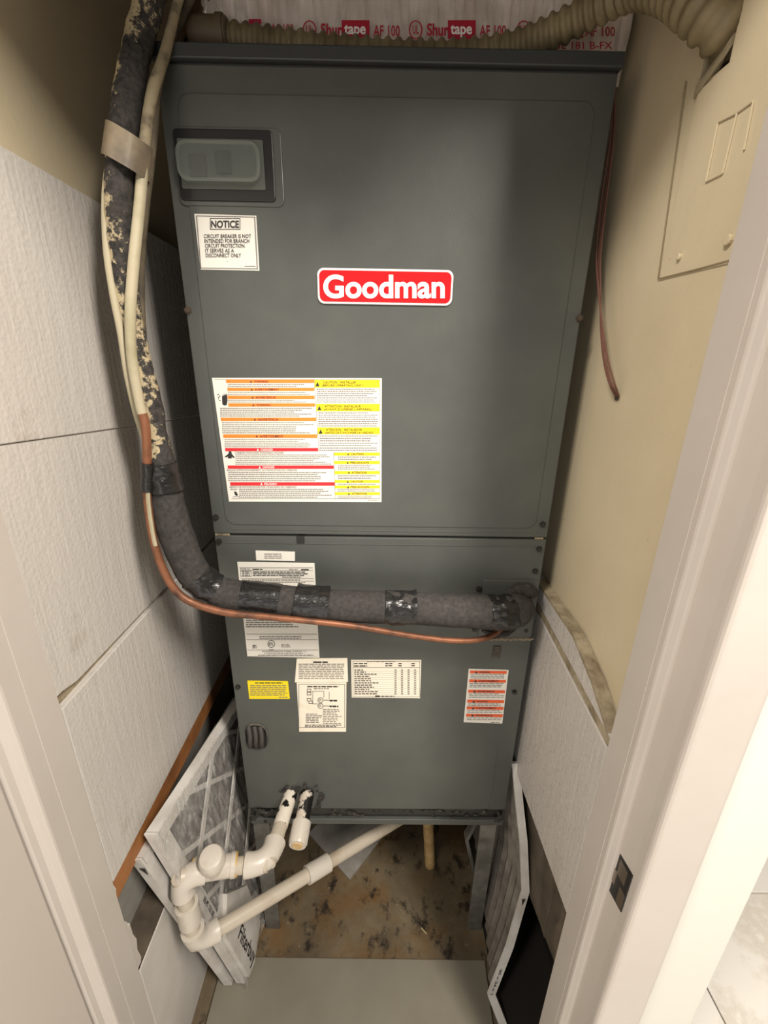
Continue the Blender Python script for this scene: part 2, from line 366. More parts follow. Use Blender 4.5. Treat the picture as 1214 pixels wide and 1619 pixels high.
# door jambs: stop, rabbet, casing; profile in plan extruded upward
def jamb(name, sgn, x, label):
    xs = lambda v: sgn*v
    prof = [(x, YJ), (x, .360), (x+.010, .357), (x+.012, .330), (x+.012, .317), (x+.016, .313), (x+.066, .311), (x+.072, .315), (x+.072, .330), (x+.030, .330), (x+.030, YJ)]
    if sgn < 0: prof = [(x, YJ), (x, .346), (x+.006, .343), (x+.010, .339), (x+.012, .330), (x+.030, .330), (x+.030, YJ)]
    mb = MB(); poly = [(xs(a), b, 0) for a, b in prof]
    if sgn < 0: poly.reverse()
    mb.prism(poly, (0, 0, 1.72)); o = struct(mb.build(name, M_white, bevel=.0025), label)
    g = MB(); y = .368                             # the seam between jamb and stop strip
    g.box(*sorted((xs(x-.0004), xs(x+.001))), y+.0012, YJ-.0003, .002, 1.72); g.build('stop_strip', M_white, o, bevel=.0004)
    return o
jr = jamb('trim_1', 1, XR, 'white right door jamb with strike plate cut-out')
jl = jamb('trim_2', -1, .375, 'white left door jamb')
m_ = MB(); m_.prism([(-.376, .405, .585), (-.376, .4085, .57), (-.376, .405, .555)], (-.012, 0, 0)); m_.prism([(-.376, .405, .50), (-.376, .410, .49), (-.376, .409, .475), (-.376, .414, .478), (-.376, .414, .45), (-.376, .418, .43), (-.376, .414, .41), (-.376, .417, .385), (-.376, .405, .36)], (-.012, 0, 0)); m_.build('chipped_edge', M_white, jl)
m_ = MB(); m_.box(-.387, .297, .330, YJ, 1.72, 1.75); struct(m_.build('trim_3', M_white), 'white door head jamb set low to shade the unit top')  # unseen head and the wall above it set low to shade the unit top
wf = MB(); wf.box(-.60, .60, .317, .43, 1.75, ZC); wf_o = struct(wf.build('wall_front', M_hallwall), 'hall side wall around the closet door')
m_ = MB(); m_.box(.3155, .448, .330, .40, 0, 1.75); m_.build('wall_end', M_hallwall, wf_o, bevel=.003)
m_ = MB(); m_.box(-1.3, -.4055, .335, .43, 0, 1.75); m_.build('wall_run', M_hallwall, wf_o)
# open door on the left
dr = MB(); dr.hexa([(-.3885, .328, .01), (-.424, .328, .01), (-.50, -.34, .01), (-.465, -.34, .01), (-.3885, .328, 1.705), (-.424, .328, 1.705), (-.50, -.34, 1.705), (-.465, -.34, 1.705)])
struct(dr.build('door_1', M_door, bevel=.002), 'white closet door swung open at the left')
# hall floor of marble tiles
hf = MB(); hf.box(-1.3, 2.2, -2.2, 2.2, -.06, -.03); hf_o = struct(hf.build('floor_hall', M_grime), 'cream marble hall floor')
tm = MB(); tm.box(0, .597, 0, .597, -.03, -.005)
t0 = None
for i in range(-2, 4):
    for j in range(-4, 4):
        x, y = .14+i*.6, .13+j*.6
        if t0 is None: t0 = tm.build('tile', M_marble, hf_o, bevel=.0015); t0.location = (x, y, 0); tb = t0
        else:
            q = tb.copy(); COL.objects.link(q); q.parent = hf_o; q.location = (x, y, 0)
off = hf_o.location.copy()
for ch in hf_o.children: ch.location = ch.location  # tile meshes already carry the parent's offset
# strike plate
m_ = MB(); xk = .2965
def onr(px, py): return PX(px, py, xk)
a, b, c_, d = onr(979, 1343), onr(1000, 1390), onr(988, 1424), onr(960, 1398)
m_.prism([(xk-.0012, .3545, .740), (xk-.0012, .3275, .742), (xk-.0012, .3275, .676), (xk-.0012, .3545, .670)], (.0016, 0, 0)); sp_o = m_.build('strike_plate', M_black, jr)
m_ = MB(); m_.box(xk-.0016, xk-.0011, .334, .349, .712, .736); m_.build('latch_lip', M_strike, sp_o)
m_ = MB(); m_.box(xk-.0016, xk-.0011, .3285, .339, .677, .704); m_.build('latch_lip', M_strike, sp_o)
m_ = MB(); m_.box(xk-.0016, xk-.0011, .348, .354, .690, .712); m_.build('latch_lip', M_strike, sp_o)

# ------------------------------------------------------------------ foam boards
def board(name, label, poly, x, th, edge=True, sgn=-1):
    mb = MB(); mb.prism([(x, y, z) for y, z in poly], (sgn*th, 0, 0)); mb_o = mb.build(name, [M_foam], bevel=.0012)
    return tag(mb_o, label, 'foam board', 'foam insulation boards on the closet walls')
YB = 1.25
board('foam_board', 'uppermost white foam board on the left wall, its top edge cut level above eye height', [(YJ+.001, 1.492), (YJ+.001, 1.215), (.667, 1.197), (YB, 1.16), (YB, 1.474)], -.3745, .017)
board('foam_board', 'middle white foam board on the left wall behind the bend of the pipes', [(YJ+.001, 1.2145), (YJ+.001, .919), (.415, .919), (.44, .913), (YB, .911), (YB, 1.1595), (.667, 1.1965)], -.3765, .015)
board('foam_board', 'lowest white foam board on the left wall above the brown wooden strip', [(YJ+.001, .901), (YJ+.001, .588), (YB, .594), (YB, .9085), (.69, .908)], -.3745, .017)
m_ = MB(); m_.prism([(-.391, YJ+.001, .9015), (-.391, YB, .9087), (-.391, YB, .9107), (-.391, .44, .9125), (-.391, .415, .9185), (-.391, YJ+.001, .9185)], (.008, 0, 0)); m_.build('joint', M_foamedge, bpy.data.objects['foam_board.002'])
board('foam_board', 'large white foam board low on the right wall beside the unit', [(YJ+.001, .524), (.68, .503), (YB, .49), (YB, .885), (.658, .870), (.42, .848), (YJ+.001, .846)], XR, .020, sgn=1)
m_ = MB(); m_.prism([(XR+.0025, YJ+.002, .847), (XR+.0025, .658, .871), (XR+.0025, YB, .887), (XR+.0025, YB, .90), (XR+.0025, .65, .884), (XR+.0025, YJ+.002, .860)], (.017, 0, 0)); m_.build('dirty_edge', M_foamedge, bpy.data.objects['foam_board.003'])
wb = board('foam_board', 'narrow wedge of white foam above the large board on the right wall', [(YJ+.001, .8612), (.65, .885), (YB, .915), (YB, .935), (.675, .922), (.54, .920), (.47, .896), (YJ+.001, .862)], XR+.002, .0185, sgn=1)
m_ = MB(); m_.prism([(XR+.001, .415, .862), (XR+.001, .47, .893), (XR+.001, .54, .916), (XR+.001, .70, .919), (XR+.001, .70, .9235), (XR+.001, .54, .9215), (XR+.001, .468, .898), (XR+.001, .412, .866)], (.018, 0, 0)); m_.build('dirty_edge', M_foamedge, wb)
m_ = MB(); m_.box(-.391, -.378, YJ+.001, YB, .545, .5865)
tag(m_.build('wooden_batten', M_wood, bevel=.001), 'brown wooden strip under the lowest foam board on the left wall', 'batten')
# floor board and scraps
m_ = MB(); z = .011
m_.hexa([(-.345, .335, .0005), (.238, .335, .0005), (.252, .585, .0005), (-.343, .589, .0005), (-.345, .335, z), (.238, .335, z), (.252, .585, z), (-.343, .589, z)])
tag(m_.build('floor_board', M_board, bevel=.002), 'flat beige painted board lying on the floor in front of the unit', 'board')
a, b, c_ = PZ(553, 1391, .003), PZ(622, 1300, .003), PZ(488, 1318, .003)
dd = b+c_-a; m_ = MB(); m_.prism([(p.x, p.y, .0008) for p in (a, b, dd, c_)], (0, 0, .004))
tag(m_.build('drywall_scrap', M_scrap), 'grey sheet scrap lying corner first on the stained floor under the unit', 'scrap')
m_ = MB(); p = PZ(670, 1472, .003); m_.tube([p+Vector((-.006, .006, 0)), p+Vector((.006, -.006, .001))], .002, 6)
tag(m_.build('wood_chip', mat('pale_splinter', srgb(176, 158, 124), .7)), 'small pale splinter on the stained floor near the front board', 'debris')

# ------------------------------------------------------------------ air handler
XC, HW, YF, ZB, ZS, ZT = .0015, .2665, .639, .376, 1.030, 1.625
UX0, UX1 = XC-HW, XC+HW
ah = thing('air_handler', (XC, .9, ZB), 'tall charcoal steel air handler cabinet filling the closet on a metal stand', 'air handler')
m_ = MB(); m_.box(UX0+.001, UX1-.001, YF+.006, 1.17, ZB, ZT-.002); m_.build('cabinet', M_unitdk, ah, bevel=.002)
m_ = MB(); m_.box(UX0-.003, UX1+.003, YF-.005, 1.175, ZT-.0085, ZT+.006); m_.box(UX0+.004, UX1-.002, YF+.002, YF+.01, ZT-.014, ZT-.0085); m_.build('top_cap', M_unitdk, ah, bevel=.0015)
def rrect(x0, x1, z0, z1, r, n=5):
    out = []
    for cx, cz, a0 in ((x1-r, z1-r, 0), (x0+r, z1-r, 90), (x0+r, z0+r, 180), (x1-r, z0+r, 270)):
        for i in range(n+1):
            a = math.radians(a0+90*i/n); out.append((cx+r*math.cos(a), cz+r*math.sin(a)))
    return out
def plate(mb, poly, y0, y1, mi=0): mb.prism([(x, y0, z) for x, z in reversed(poly)], (0, y1-y0, 0), mi)
m_ = MB(); m_.box(UX0, UX1, YF, YF+.008, ZS+.002, ZT-.011); up = m_.build('upper_panel', M_unit, ah, bevel=.0018)
m_ = MB(); plate(m_, rrect(UX0+.021, UX1-.021, ZS+.018, ZT-.038, .016), YF-.0013, YF+.001); m_.build('raised_field', M_unit, up, bevel=.0009)
m_ = MB(); m_.box(UX0+.03, UX1-.03, YF-.0006, YF+.001, ZS+.009, ZS+.0115); m_.build('pressed_rib', M_unit, up, bevel=.0005)
m_ = MB(); m_.box(UX0, UX1, YF, YF+.008, .4165, ZS-.0015); lp = m_.build('lower_panel', M_unit, ah, bevel=.0018)
m_ = MB(); m_.box(UX0+.016, UX1-.016, YF-.0008, YF+.001, ZS-.0145, ZS-.0125); m_.build('pressed_rib', M_unit, lp, bevel=.0006)
m_ = MB(); m_.box(UX1-.036, UX1-.034, YF-.0008, YF+.001, .42, .60); m_.build('pressed_rib', M_unit, lp, bevel=.0005)
m_ = MB(); m_.box(UX0+.004, UX1-.004, YF+.004, YF+.012, .389, .417); m_.build('base_rail', M_grimeblk, ah)
m_ = MB(); m_.box(UX0+.002, UX1-.002, YF-.003, YF+.02, ZB-.001, .390); m_.build('pan_lip', M_unit, ah, bevel=.0012)
def crust(x0, x1, z0, z1, seed, base=.0015, amp=.006, cut=-.12):
    mb = MB(); d = .0028; nx, nz = int((x1-x0)/d), int((z1-z0)/d); ok = {}
    for a in range(nx+1):
        for b in range(nz+1):
            x, z = x0+a*d, z0+b*d
            h = noise.noise(Vector((x*55, seed, z*55)))+.6*noise.noise(Vector((x*140, seed, z*140)))
            e = min(a, nx-a, b*1.5, (nz-b)*1.2)/4
            v = h+min(0, e-1)*.5; ok[a, b] = len(mb.v) if v > cut else -1
            if v > cut: mb.v.append((x, YF-base-amp*max(0, v-cut), z))
    for a in range(nx):
        for b in range(nz):
            q = [ok[a, b], ok[a+1, b], ok[a+1, b+1], ok[a, b+1]]
            if min(q) >= 0: mb.f.append(tuple(q)); mb.mi.append(0)
    return mb
for args in ((UX0+.001, UX0+.10, .377, .424, 3.1), (-.205, -.105, .418, .492, 7.7, .0012, .007, .0), (UX1-.05, UX1-.001, .378, .420, 5.2), (-.11, UX1-.05, .386, .418, 9.4, -.003, .003, .12)):
    tag(crust(*args).build('crusted_grime', M_grimedk, ah, smooth=True), kind='stuff')
# seam crust, black clip at the seam
m_ = MB(); p = PY(475, 849, YF); m_.box(p.x-.006, p.x+.006, YF-.0015, YF+.001, ZS-.013, ZS+.0005); m_.build('seam_clip', M_black, ah)
m_ = MB(); m_.box(UX0+.002, UX0+.025, YF-.0008, YF+.001, ZS-.001, ZS+.0022); m_.build('seam_dust', M_creamdk, ah)
m_ = MB(); m_.box(UX1-.02, UX1-.006, YF-.0008, YF+.001, ZS-.001, ZS+.0022); m_.build('seam_dust', M_creamdk, ah)
# screws
sm = MB(); sm.tube([(0, .001, 0), (0, -.0012, 0), (0, -.0013, 0), (0, -.0035, 0), (0, -.0038, 0)], [.0052, .0052, .0036, .0036, .0028], 6)
sb = MB(); 
scr = None
for px, py, mt in [(297, 491, 1), (916, 503, 1), (341, 818, 0), (858, 829, 0), (346, 856, 0), (852, 868, 0), (846, 903, 0), (757, 931, 0), (842, 936, 0), (750, 995, 0), (831, 996, 0), (376, 1086, 0), (813, 1094, 0), (398, 1294, 0)]:
    p = PY(px, py, YF-.0005)
    if scr is None or mt != last:
        o = sm.build('screw', M_screwrust if mt else M_screw, ah); o.location = p-ah.location; 
        for v in o.data.vertices: v.co += ah.location
        scr = o; last = mt
    else:
        o = scr.copy(); COL.objects.link(o); o.parent = ah; o.location = p-ah.location
# breaker window: dark bezel frame with bulged clear cover
bz = MB(); b0, b1 = PY(277, 205, YF), PY(436, 321, YF); bx0, bx1, bz1, bz0 = b0.x+.003, b1.x+.0005, b0.z, b1.z
bx0 = PY(281, 260, YF).x; bx1 = PY(434, 260, YF).x
plate(bz, rrect(bx0-.002, bx1+.010, bz0-.005, bz1+.003, .008), YF-.0025, YF); bw = bz.build('breaker_window', M_unit, ah, bevel=.001)
m_ = MB(); plate(m_, rrect(bx0, bx1, bz0, bz1, .005), YF-.0045, YF-.0024); m_.build('bezel', M_black, bw, bevel=.0012)
c0, c1 = PY(285, 222, YF), PY(420, 300, YF); cx0, cx1 = PY(287, 260, YF).x, PY(419, 260, YF).x
m_ = MB(); plate(m_, rrect(cx0, cx1, c1.z-.002, c0.z, .002), YF-.0058, YF-.0044); m_.build('cover_flange', M_coverrim, bw)
r0, r1 = cx0-.0005, cx1-.003; q0, q1 = PY(350, 293, YF).z, PY(350, 230, YF).z
m_ = MB(); outer = rrect(r0, r1, q0, q1, .012); inner = rrect(r0+.0038, r1-.0038, q0+.0038, q1-.0038, .009); k = len(outer)
n = len(m_.v); m_.v += [(x, YF-.0135, z) for x, z in outer] + [(x, YF-.0135, z) for x, z in inner] + [(x, YF-.0057, z) for x, z in outer]
for i in range(k):
    j = (i+1) % k; m_.f += [(n+i, n+j, n+k+j, n+k+i), (n+j, n+i, n+2*k+i, n+2*k+j)]; m_.mi += [0, 0]
m_.build('cover_rim', M_coverrim, bw)
m_ = MB(); plate(m_, inner, YF-.0134, YF-.0128); m_.build('clear_cover', M_cover, bw)
m_ = MB(); m_.box(cx0+.012, cx0+.032, YF-.008, YF-.005, q0+.006, q1-.012); m_.build('breaker_toggle', M_unitdk, bw)
m_ = MB(); m_.box(cx0+.045, cx0+.062, YF-.008, YF-.005, q0+.010, q1-.008); m_.build('breaker_toggle', M_unitdk, bw)
# badge
def FP(off):                                      # photo point on the cabinet's front face
    return lambda u, v: PY(u, v, YF-off)
bb0, bb1 = PY(501, 424, YF), PY(714, 484, YF)
m_ = MB(); plate(m_, rrect(bb0.x+.0005, bb1.x-.0005, bb1.z, bb0.z, .0085, 8), YF-.004, YF-.001); bd = m_.build('badge', M_badgewhite, ah, bevel=.0008)
m_ = MB(); plate(m_, rrect(bb0.x+.003, bb1.x-.003, bb1.z+.0026, bb0.z-.0026, .007, 8), YF-.0046, YF-.0038); m_.build('red_field', M_badgered, bd, bevel=.0003)
p_ = Print(FP(.0049)); p_.text('Goodman', 511, 434, 703, 472, 0, .028); m_ = p_.build('lettering', M_badgewhite, bd)

# labels --------------------------------------------------------------
INK = [M_ink, M_soft, M_orange, M_red, M_yellow, M_whiteink, M_redor]
def crop(x0, y0, s, off):                         # reading coordinates of an enlarged crop
    return lambda u, v: PY(x0+u*s, y0+v*s, YF-off)
def sheet(name, corners, mt, label, off=.0018, r=0, base=.0):
    mb = MB(); pts = [PY(*c, YF-off) for c in corners]; mb.prism([tuple(p) for p in reversed(pts)], (0, off-base, 0))
    return tag(mb.build(name, mt, ah, bevel=.0), label)
def printed(par, P): return P.build('print', INK, par)
# NOTICE
L = sheet('label', [(307, 338), (405, 341), (410, 428), (317, 426)], M_paper, 'white NOTICE label under the breaker window')
P = Print(crop(140, 0, 400/1214, .0021))
for a in [((517,1034),(797,1040),(797,1044),(517,1038)),((537,1284),(812,1288),(812,1292),(537,1288)),((515,1034),(520,1034),(541,1288),(536,1288)),((794,1040),(799,1040),(812,1290),(807,1290))]: P.poly(list(reversed(a)), 1)
P.frame(582, 1047, 728, 1102, 3, 0); P.text('NOTICE', 588, 1058, 722, 1094, 0, .03)
for i, (t, u, w) in enumerate([('CIRCUIT BREAKER IS NOT', 553, 780), ('INTENDED FOR BRANCH', 556, 771), ('CIRCUIT PROTECTION.', 558, 752), ('IT SERVES AS A', 560, 698), ('DISCONNECT ONLY', 562, 732)]): P.text(t, u, 1124+i*23, w, 1143+i*23, 0, .008)
P.rect(748, 1276, 802, 1280, 1); P.rect(663, 1253, 666, 1256, 0); printed(L, P)
# big warning sheet
L = sheet('label', [(335, 597.5), (603.5, 598), (603, 794), (362, 793)], M_paper, 'large multilingual warning sheet with orange, red and yellow bands')
P = Print(crop(320, 580, 300/1214, .0021))
lx = lambda v: 75+(v-80)*.145
for v0, v1, t, tu, mi, ur in [(82,103,'WARNING',(330,420),2,714),(134,154,'AVERTISSEMENT',(335,490),2,716),(184,206,'ADVERTENCIA',(340,470),2,718),(233,254,'WARNING',(345,435),2,720),(325,347,'ADVERTENCIA',(355,487),2,728),(432,455,'AVERTISSEMENT',(367,520),2,734),(519,540,'DANGER',(374,452),3,740),(631,652,'DANGER',(386,462),3,840),(738,760,'PELIGRO',(397,476),3,846)]:
    ul = lx(v0)+(70 if v0 < 220 else 6) if v0 > 100 else 150
    if v0 == 233: ul = 165
    if v0 == 134: ul = 158
    if v0 == 184: ul = 160
    P.poly([(ul+2, v1), (ur, v1), (ur, v0), (ul, v0)], mi)
    wi = 5 if mi == 3 else 0
    P.text(t, tu[0], v0+4, tu[1], v1-3, wi, .01); P.tri(tu[0]-19, v0+3, 14, 15, wi)
for v0, v1, n in [(106,132,2),(157,182,2),(209,231,2)]: P.lines(162, v0, 690, v1, n, 1, .4)
for v0, v1, n, u1 in [(259,321,5,705),(351,428,6,715),(459,516,5,722)]: P.lines(lx(v0)+12, v0, u1, v1, n, 1, .42)
P.text('CARBON MONOXIDE POISONING HAZARD', 208, 542, 522, 556, 1, 0); P.lines(212, 558, 825, 628, 6, 1, .42)
P.text("RISQUE D'EMPOISONNEMENT AU MONOXYDE DE CARBONE", 158, 654, 606, 668, 1, 0); P.lines(165, 670, 828, 735, 5, 1, .42)
P.text('RIESGO DE INTOXICACION POR MONOXIDO DE CARBONO', 175, 762, 602, 775, 1, 0); P.lines(235, 778, 830, 840, 5, 1, .42); P.lines(180, 778, 230, 792, 1, 1)
for v0, v1, a, b, ul in [(84,133,'CAUTION - INSTALLER','(BEFORE OPERATING UNIT)',716),(237,284,'ATTENTION - INSTALLEUR',"(AVANT D'OPERER L'APPAREIL)",728),(387,431,'ATENCION - INSTALADOR','(ANTES DE FUNCIONAR LA UNIDAD)',736)]:
    P.rect(ul, v0, 1133, v1, 4); P.text(a, ul+55, v0+7, ul+55+(230 if v0 != 84 else 212), v0+23, 0, .005); P.text(b, ul+50, v0+27, ul+50+(308 if v0 != 84 else 260), v0+45, 0, .005); P.tri(ul+20, v0+12, 26, 28, 0)
for v0, v1, n, u0 in [(137,232,7,732),(288,384,7,742),(435,542,7,750)]: P.lines(u0, v0, 1125, v1, n, 1, .36)
for v0, v1, t, t0, t1 in [(548,568,'CAUTION',950,1030),(602,622,'PRECAUCION',947,1064),(666,687,'ATTENTION',955,1050),(724,742,'CAUTION',948,1028),(759,777,'PRECAUCION',950,1066),(802,820,'ATTENTION',955,1052)]:
    P.rect(842+(v0-548)*.02, v0, 1134, v1, 4); P.text(t, t0, v0+3, t1, v1-3, 0, .01); P.tri(t0-18, v0+3, 14, 13, 0)
for v0, v1, n in [(571,598,2),(625,660,3),(690,720,2),(744,757,1),(779,799,2),(823,843,2)]: P.lines(866, v0, 1118, v1, n, 1, .4)
for v in (80, 843): P.rect(lx(v)+2, v, 1134, v+2, 1)
P.rect(1133, 80, 1135, 845, 1)
for (u0, v0, u1, v1) in [(715,82,745,545),(838,545,850,845)]: P.poly([(u0,v0),(u1,v1),(u1+2,v1),(u0+2,v0)], 1)
P.poly([(125,195),(127,240),(140,247),(155,245),(160,215),(158,180),(153,168),(150,185),(146,168),(142,185),(137,170),(134,188),(128,178)][::-1], 0)
for a, b in [((93,178),(104,172)),((104,172),(112,182)),((112,182),(100,196)),((100,196),(104,212)),((104,212),(116,214))]: P.poly([a,(a[0]+3,a[1]+4),(b[0]+3,b[1]+4),b], 0)
P.poly([(142,575),(165,557),(168,545),(176,538),(186,545),(188,557),(208,580),(196,582),(188,574),(188,586),(164,586),(162,574),(150,580)][::-1], 0)
P.poly([(202,795),(218,800),(228,822),(215,826),(206,815)][::-1], 0); P.lines(195, 826, 240, 836, 1, 1); P.lines(1060, 850, 1130, 858, 1, 1); printed(L, P)
# small white serial strip, rating plate
L = sheet('label', [(404, 871), (466, 873), (466, 887), (405, 886)], M_paper, 'small blank-cornered white serial strip just under the cabinet seam')
P = Print(crop(180, 640, 380/1214, .0021)); P.lines(760, 749, 850, 779, 3, 1, .45, (14, 40), .1); printed(L, P)
L = sheet('label', [(375, 889), (497, 891), (505, 1040), (391, 1038)], M_paper, 'large white rating plate partly hidden behind the black pipe')
P = Print(crop(180, 640, 380/1214, .0021))
P.rect(635, 822, 1005, 825, 1); P.text('MODEL NO.', 640, 826, 690, 833, 0); P.text('SERIAL NO.', 885, 828, 930, 835, 0); P.lines(700, 826, 750, 834, 1, 0, .7, (30, 50), 0); P.lines(945, 827, 985, 836, 1, 0, .7, (30, 40), 0)
P.rect(636, 836, 1006, 838, 1); P.frame(640, 838, 695, 868, 2, 1); P.lines(648, 840, 690, 866, 3, 0, .5, (8, 20), .1)
P.lines(702, 840, 985, 866, 3, 0, .55, (10, 40), .15); P.lines(850, 866, 960, 874, 1, 0, .6); P.rect(640, 876, 1010, 878, 1); P.lines(648, 880, 1000, 888, 1, 1, .6); P.rect(640, 890, 1012, 892, 1); P.lines(650, 893, 1000, 901, 1, 1, .5)
P.rect(655, 1064, 1026, 1066, 1); P.lines(668, 1072, 940, 1126, 5, 1, .5, (8, 30), .3); P.rect(668, 1158, 1026, 1160, 1); P.lines(735, 1166, 950, 1184, 2, 1, .5); P.rect(670, 1186, 1028, 1188, 1)
P.ring(795, 1208, 19, 3, 0); P.text('ETL', 783, 1201, 807, 1215, 0, .02); P.rect(783, 1236, 808, 1239, 0); P.lines(700, 1212, 722, 1230, 3, 0, .6, (8, 20), .1); P.lines(845, 1207, 895, 1226, 3, 1, .5)
P.rect(675, 1238, 1030, 1240, 1); P.text('GOODMAN MANUFACTURING COMPANY, L.P.', 748, 1242, 972, 1250, 0); P.lines(760, 1252, 960, 1259, 1, 1, .5); P.lines(728, 1261, 1008, 1268, 1, 1, .6, (10, 30), 0); P.rect(678, 1270, 1030, 1271, 1); printed(L, P)
# lower labels
C5 = crop(360, 860, 500/1214, .0021)
L = sheet('label', [(469, 1042), (549, 1041), (550, 1078), (466, 1079)], M_ivory, 'ivory precaution label with torn left corner above the wiring diagram')
P = Print(C5); P.lines(328, 449, 384, 456, 1, 0, .8, (20, 40), 0); P.lines(272, 458, 450, 520, 9, 1, .45, (8, 26), .05); printed(L, P)
L = sheet('label', [(469, 1080), (547.5, 1079), (547, 1157), (473, 1157)], M_ivory, 'ivory wiring diagram sheet')
P = Print(C5); P.frame(272, 538, 450, 706, 2, 1); P.lines(305, 543, 425, 551, 1, 0, .6, (6, 22), 0); P.lines(330, 552, 400, 558, 1, 1, .6)
for u, v in [(312, 562), (312, 575), (312, 598), (318, 608)]: P.frame(u-8, v-6, u+8, v+6, 2, 0)
for u, v in [(356, 600), (356, 622)]: P.ring(u, v, 11, 2, 0, 12); P.ring(u-2, v-1, 5, 2, 0, 10); P.rect(u+10, v-1, u+60, v+1, 0); P.lines(u+35, v-4, u+70, v+5, 1, 0, .7)
for a in [(325, 565, 370, 567), (325, 565, 327, 615), (325, 613, 346, 615), (368, 567, 370, 590), (388, 567, 390, 596)]: P.rect(*a, 1)
P.lines(365, 632, 440, 692, 9, 1, .45, (6, 18), .35); P.lines(300, 650, 362, 688, 6, 1, .5, (10, 20), .3); P.lines(296, 692, 445, 704, 2, 0, .5); printed(L, P)
L = sheet('label', [(555, 1044), (666, 1044), (664, 1104), (556, 1103)], M_ivory, 'ivory table label of model numbers in columns')
P = Print(C5); P.frame(480, 450, 738, 588, 1.5, 1); P.lines(535, 448, 670, 455, 1, 1, .5); P.rect(482, 474, 738, 476, 1)
for i in range(2): P.lines(484, 455+i*9, 535, 463+i*9, 1, 0, .55, (10, 25), 0); P.lines(605, 455+i*8, 636, 463+i*8, 1, 0, .55); 
for i in range(2): P.lines(655, 455+i*8, 668, 463+i*8, 1, 0, .55, (12, 14), 0); P.lines(705, 455+i*8, 718, 463+i*8, 1, 0, .55, (12, 14), 0)
for i in range(12):
    v = 480+i*8.3; P.lines(486, v, 540+random.uniform(-20, 40), v+7, 1, 0, .5, (6, 16), 0); 
    for u in (640, 665, 690, 715): P.rect(u, v+2, u+8, v+6, 1)
    P.rect(484, v+8, 738, v+8.6, 1)
P.rect(566, 582, 584, 587, 0); P.lines(588, 581, 640, 588, 1, 1, .5); printed(L, P)
L = sheet('label', [(391, 1077), (455, 1078), (458, 1105), (394, 1105)], M_yellow, 'small plain yellow notice label at the left edge')
P = Print(C5); P.lines(105, 530, 210, 537, 1, 0, .5, (10, 24), 0); P.lines(86, 540, 230, 584, 6, 1, .4, (8, 26), .08); P.lines(196, 585, 232, 592, 1, 1, .5); printed(L, P)
L = sheet('label', [(741, 1058), (804, 1060), (794, 1144), (733, 1142)], M_paper, 'white label with six red-orange warning bands at the lower right')
P = Print(C5)
for i, (v, t) in enumerate([(486,'WARNING'),(520,'AVERTISSEMENT'),(560,'ADVERTENCIA'),(598,'WARNING'),(624,'AVERTISSEMENT'),(652,'ADVERTENCIA')]):
    u = 930-(v-486)*.09; P.poly([(u-1, v+11), (u+140, v+13), (u+141, v+2), (u, v)], 6); P.text(t, u+35, v+3, u+35+8*len(t)*.75, v+10, 0, .01); P.tri(u+24, v+1, 12, 10, 0)
    P.lines(u+2, v+13, u+138, v+13+(13 if i > 2 else 19), 2 if i > 2 else 3, 1, .4, (8, 22), .15)
P.lines(1010, 682, 1045, 688, 1, 1, .5); printed(L, P)
# refrigerant access plate, knockout with cable, small slot
m_ = MB(); a, b = PY(764, 916, YF), PY(849, 1012, YF); plate(m_, rrect(a.x, UX1-.003, b.z, a.z, .002), YF-.0028, YF); pl = m_.build('access_plate', M_unit, ah, bevel=.0008)
m_ = MB()
for i in range(26):
    t = i/25; u = 765+t*75; p = PY(u, 1011+math.sin(i*1.9)*1.2, YF-.003); m_.tube([p+Vector((-.0035, 0, 0)), p+Vector((.0035, 0, .0006))], random.uniform(.0008, .0018), 5)
m_.build('dried_sealant', mat('tan_sealant', srgb(150, 136, 116), .8, bscale=150, bstr=.5), pl)
m_ = MB(); c = PY(826, 938, YF-.003)
pts, rr = smooth_path([c+Vector((-.026, -.004, -.002)), c+Vector((-.012, -.008, .009)), c+Vector((.004, -.010, .010)), c+Vector((.017, -.006, .002))], [.006, .011, .013, .008], 6); m_.tube(pts, rr, 12, wob=.4, wsc=90); m_.build('putty_seal', M_grimedk, pl, smooth=True)
m_ = MB(); c = PY(790, 998, YF-.003); m_.tube([c+Vector((-.03, -.001, .004)), c+Vector((-.01, -.004, -.003)), c+Vector((.01, -.005, .002)), c+Vector((.024, -.002, .008))], [.005, .008, .009, .005], 10, wob=.5, wsc=110); m_.build('putty_seal', M_grimedk, pl, smooth=True)
m_ = MB(); a = PY(785, 1031, YF); m_.box(a.x-.007, a.x+.007, YF-.0022, YF+.001, a.z-.012, a.z+.013); m_.build('slot_plug', M_grime, ah, bevel=.001)
kc = PY(406, 1164, YF); kw, kh = .0200, .0305
m_ = MB(); outer = rrect(kc.x-kw-.002, kc.x+kw+.002, kc.z-kh-.002, kc.z+kh+.002, .0195, 6); inner = rrect(kc.x-kw, kc.x+kw, kc.z-kh, kc.z+kh, .019, 6); k = len(outer)
m_.v += [(x, YF-.001, z) for x, z in outer] + [(x, YF-.0035, z) for x, z in inner]
for i in range(k): j = (i+1) % k; m_.f.append((i, j, k+j, k+i)); m_.mi.append(0)
kn = m_.build('knockout', M_grime, ah, smooth=True)
m_ = MB(); plate(m_, inner, YF-.001, YF+.004); m_.build('hole', M_black, kn)
m_ = MB()
for i, dx in enumerate((-.012, -.001, .010)):
    pts = smooth_path([(kc.x+dx-.002, YF+.001, kc.z+kh-.006), (kc.x+dx+.002, YF-.007, kc.z+.008), (kc.x+dx+.001, YF-.008, kc.z-.006), (kc.x+dx-.002, YF+.001, kc.z-kh+.004)], None, 5); m_.tube(pts, .0048, 8)
m_.build('cable_loop', mat('dark_cable', srgb(62, 58, 54), .5), kn, smooth=True)

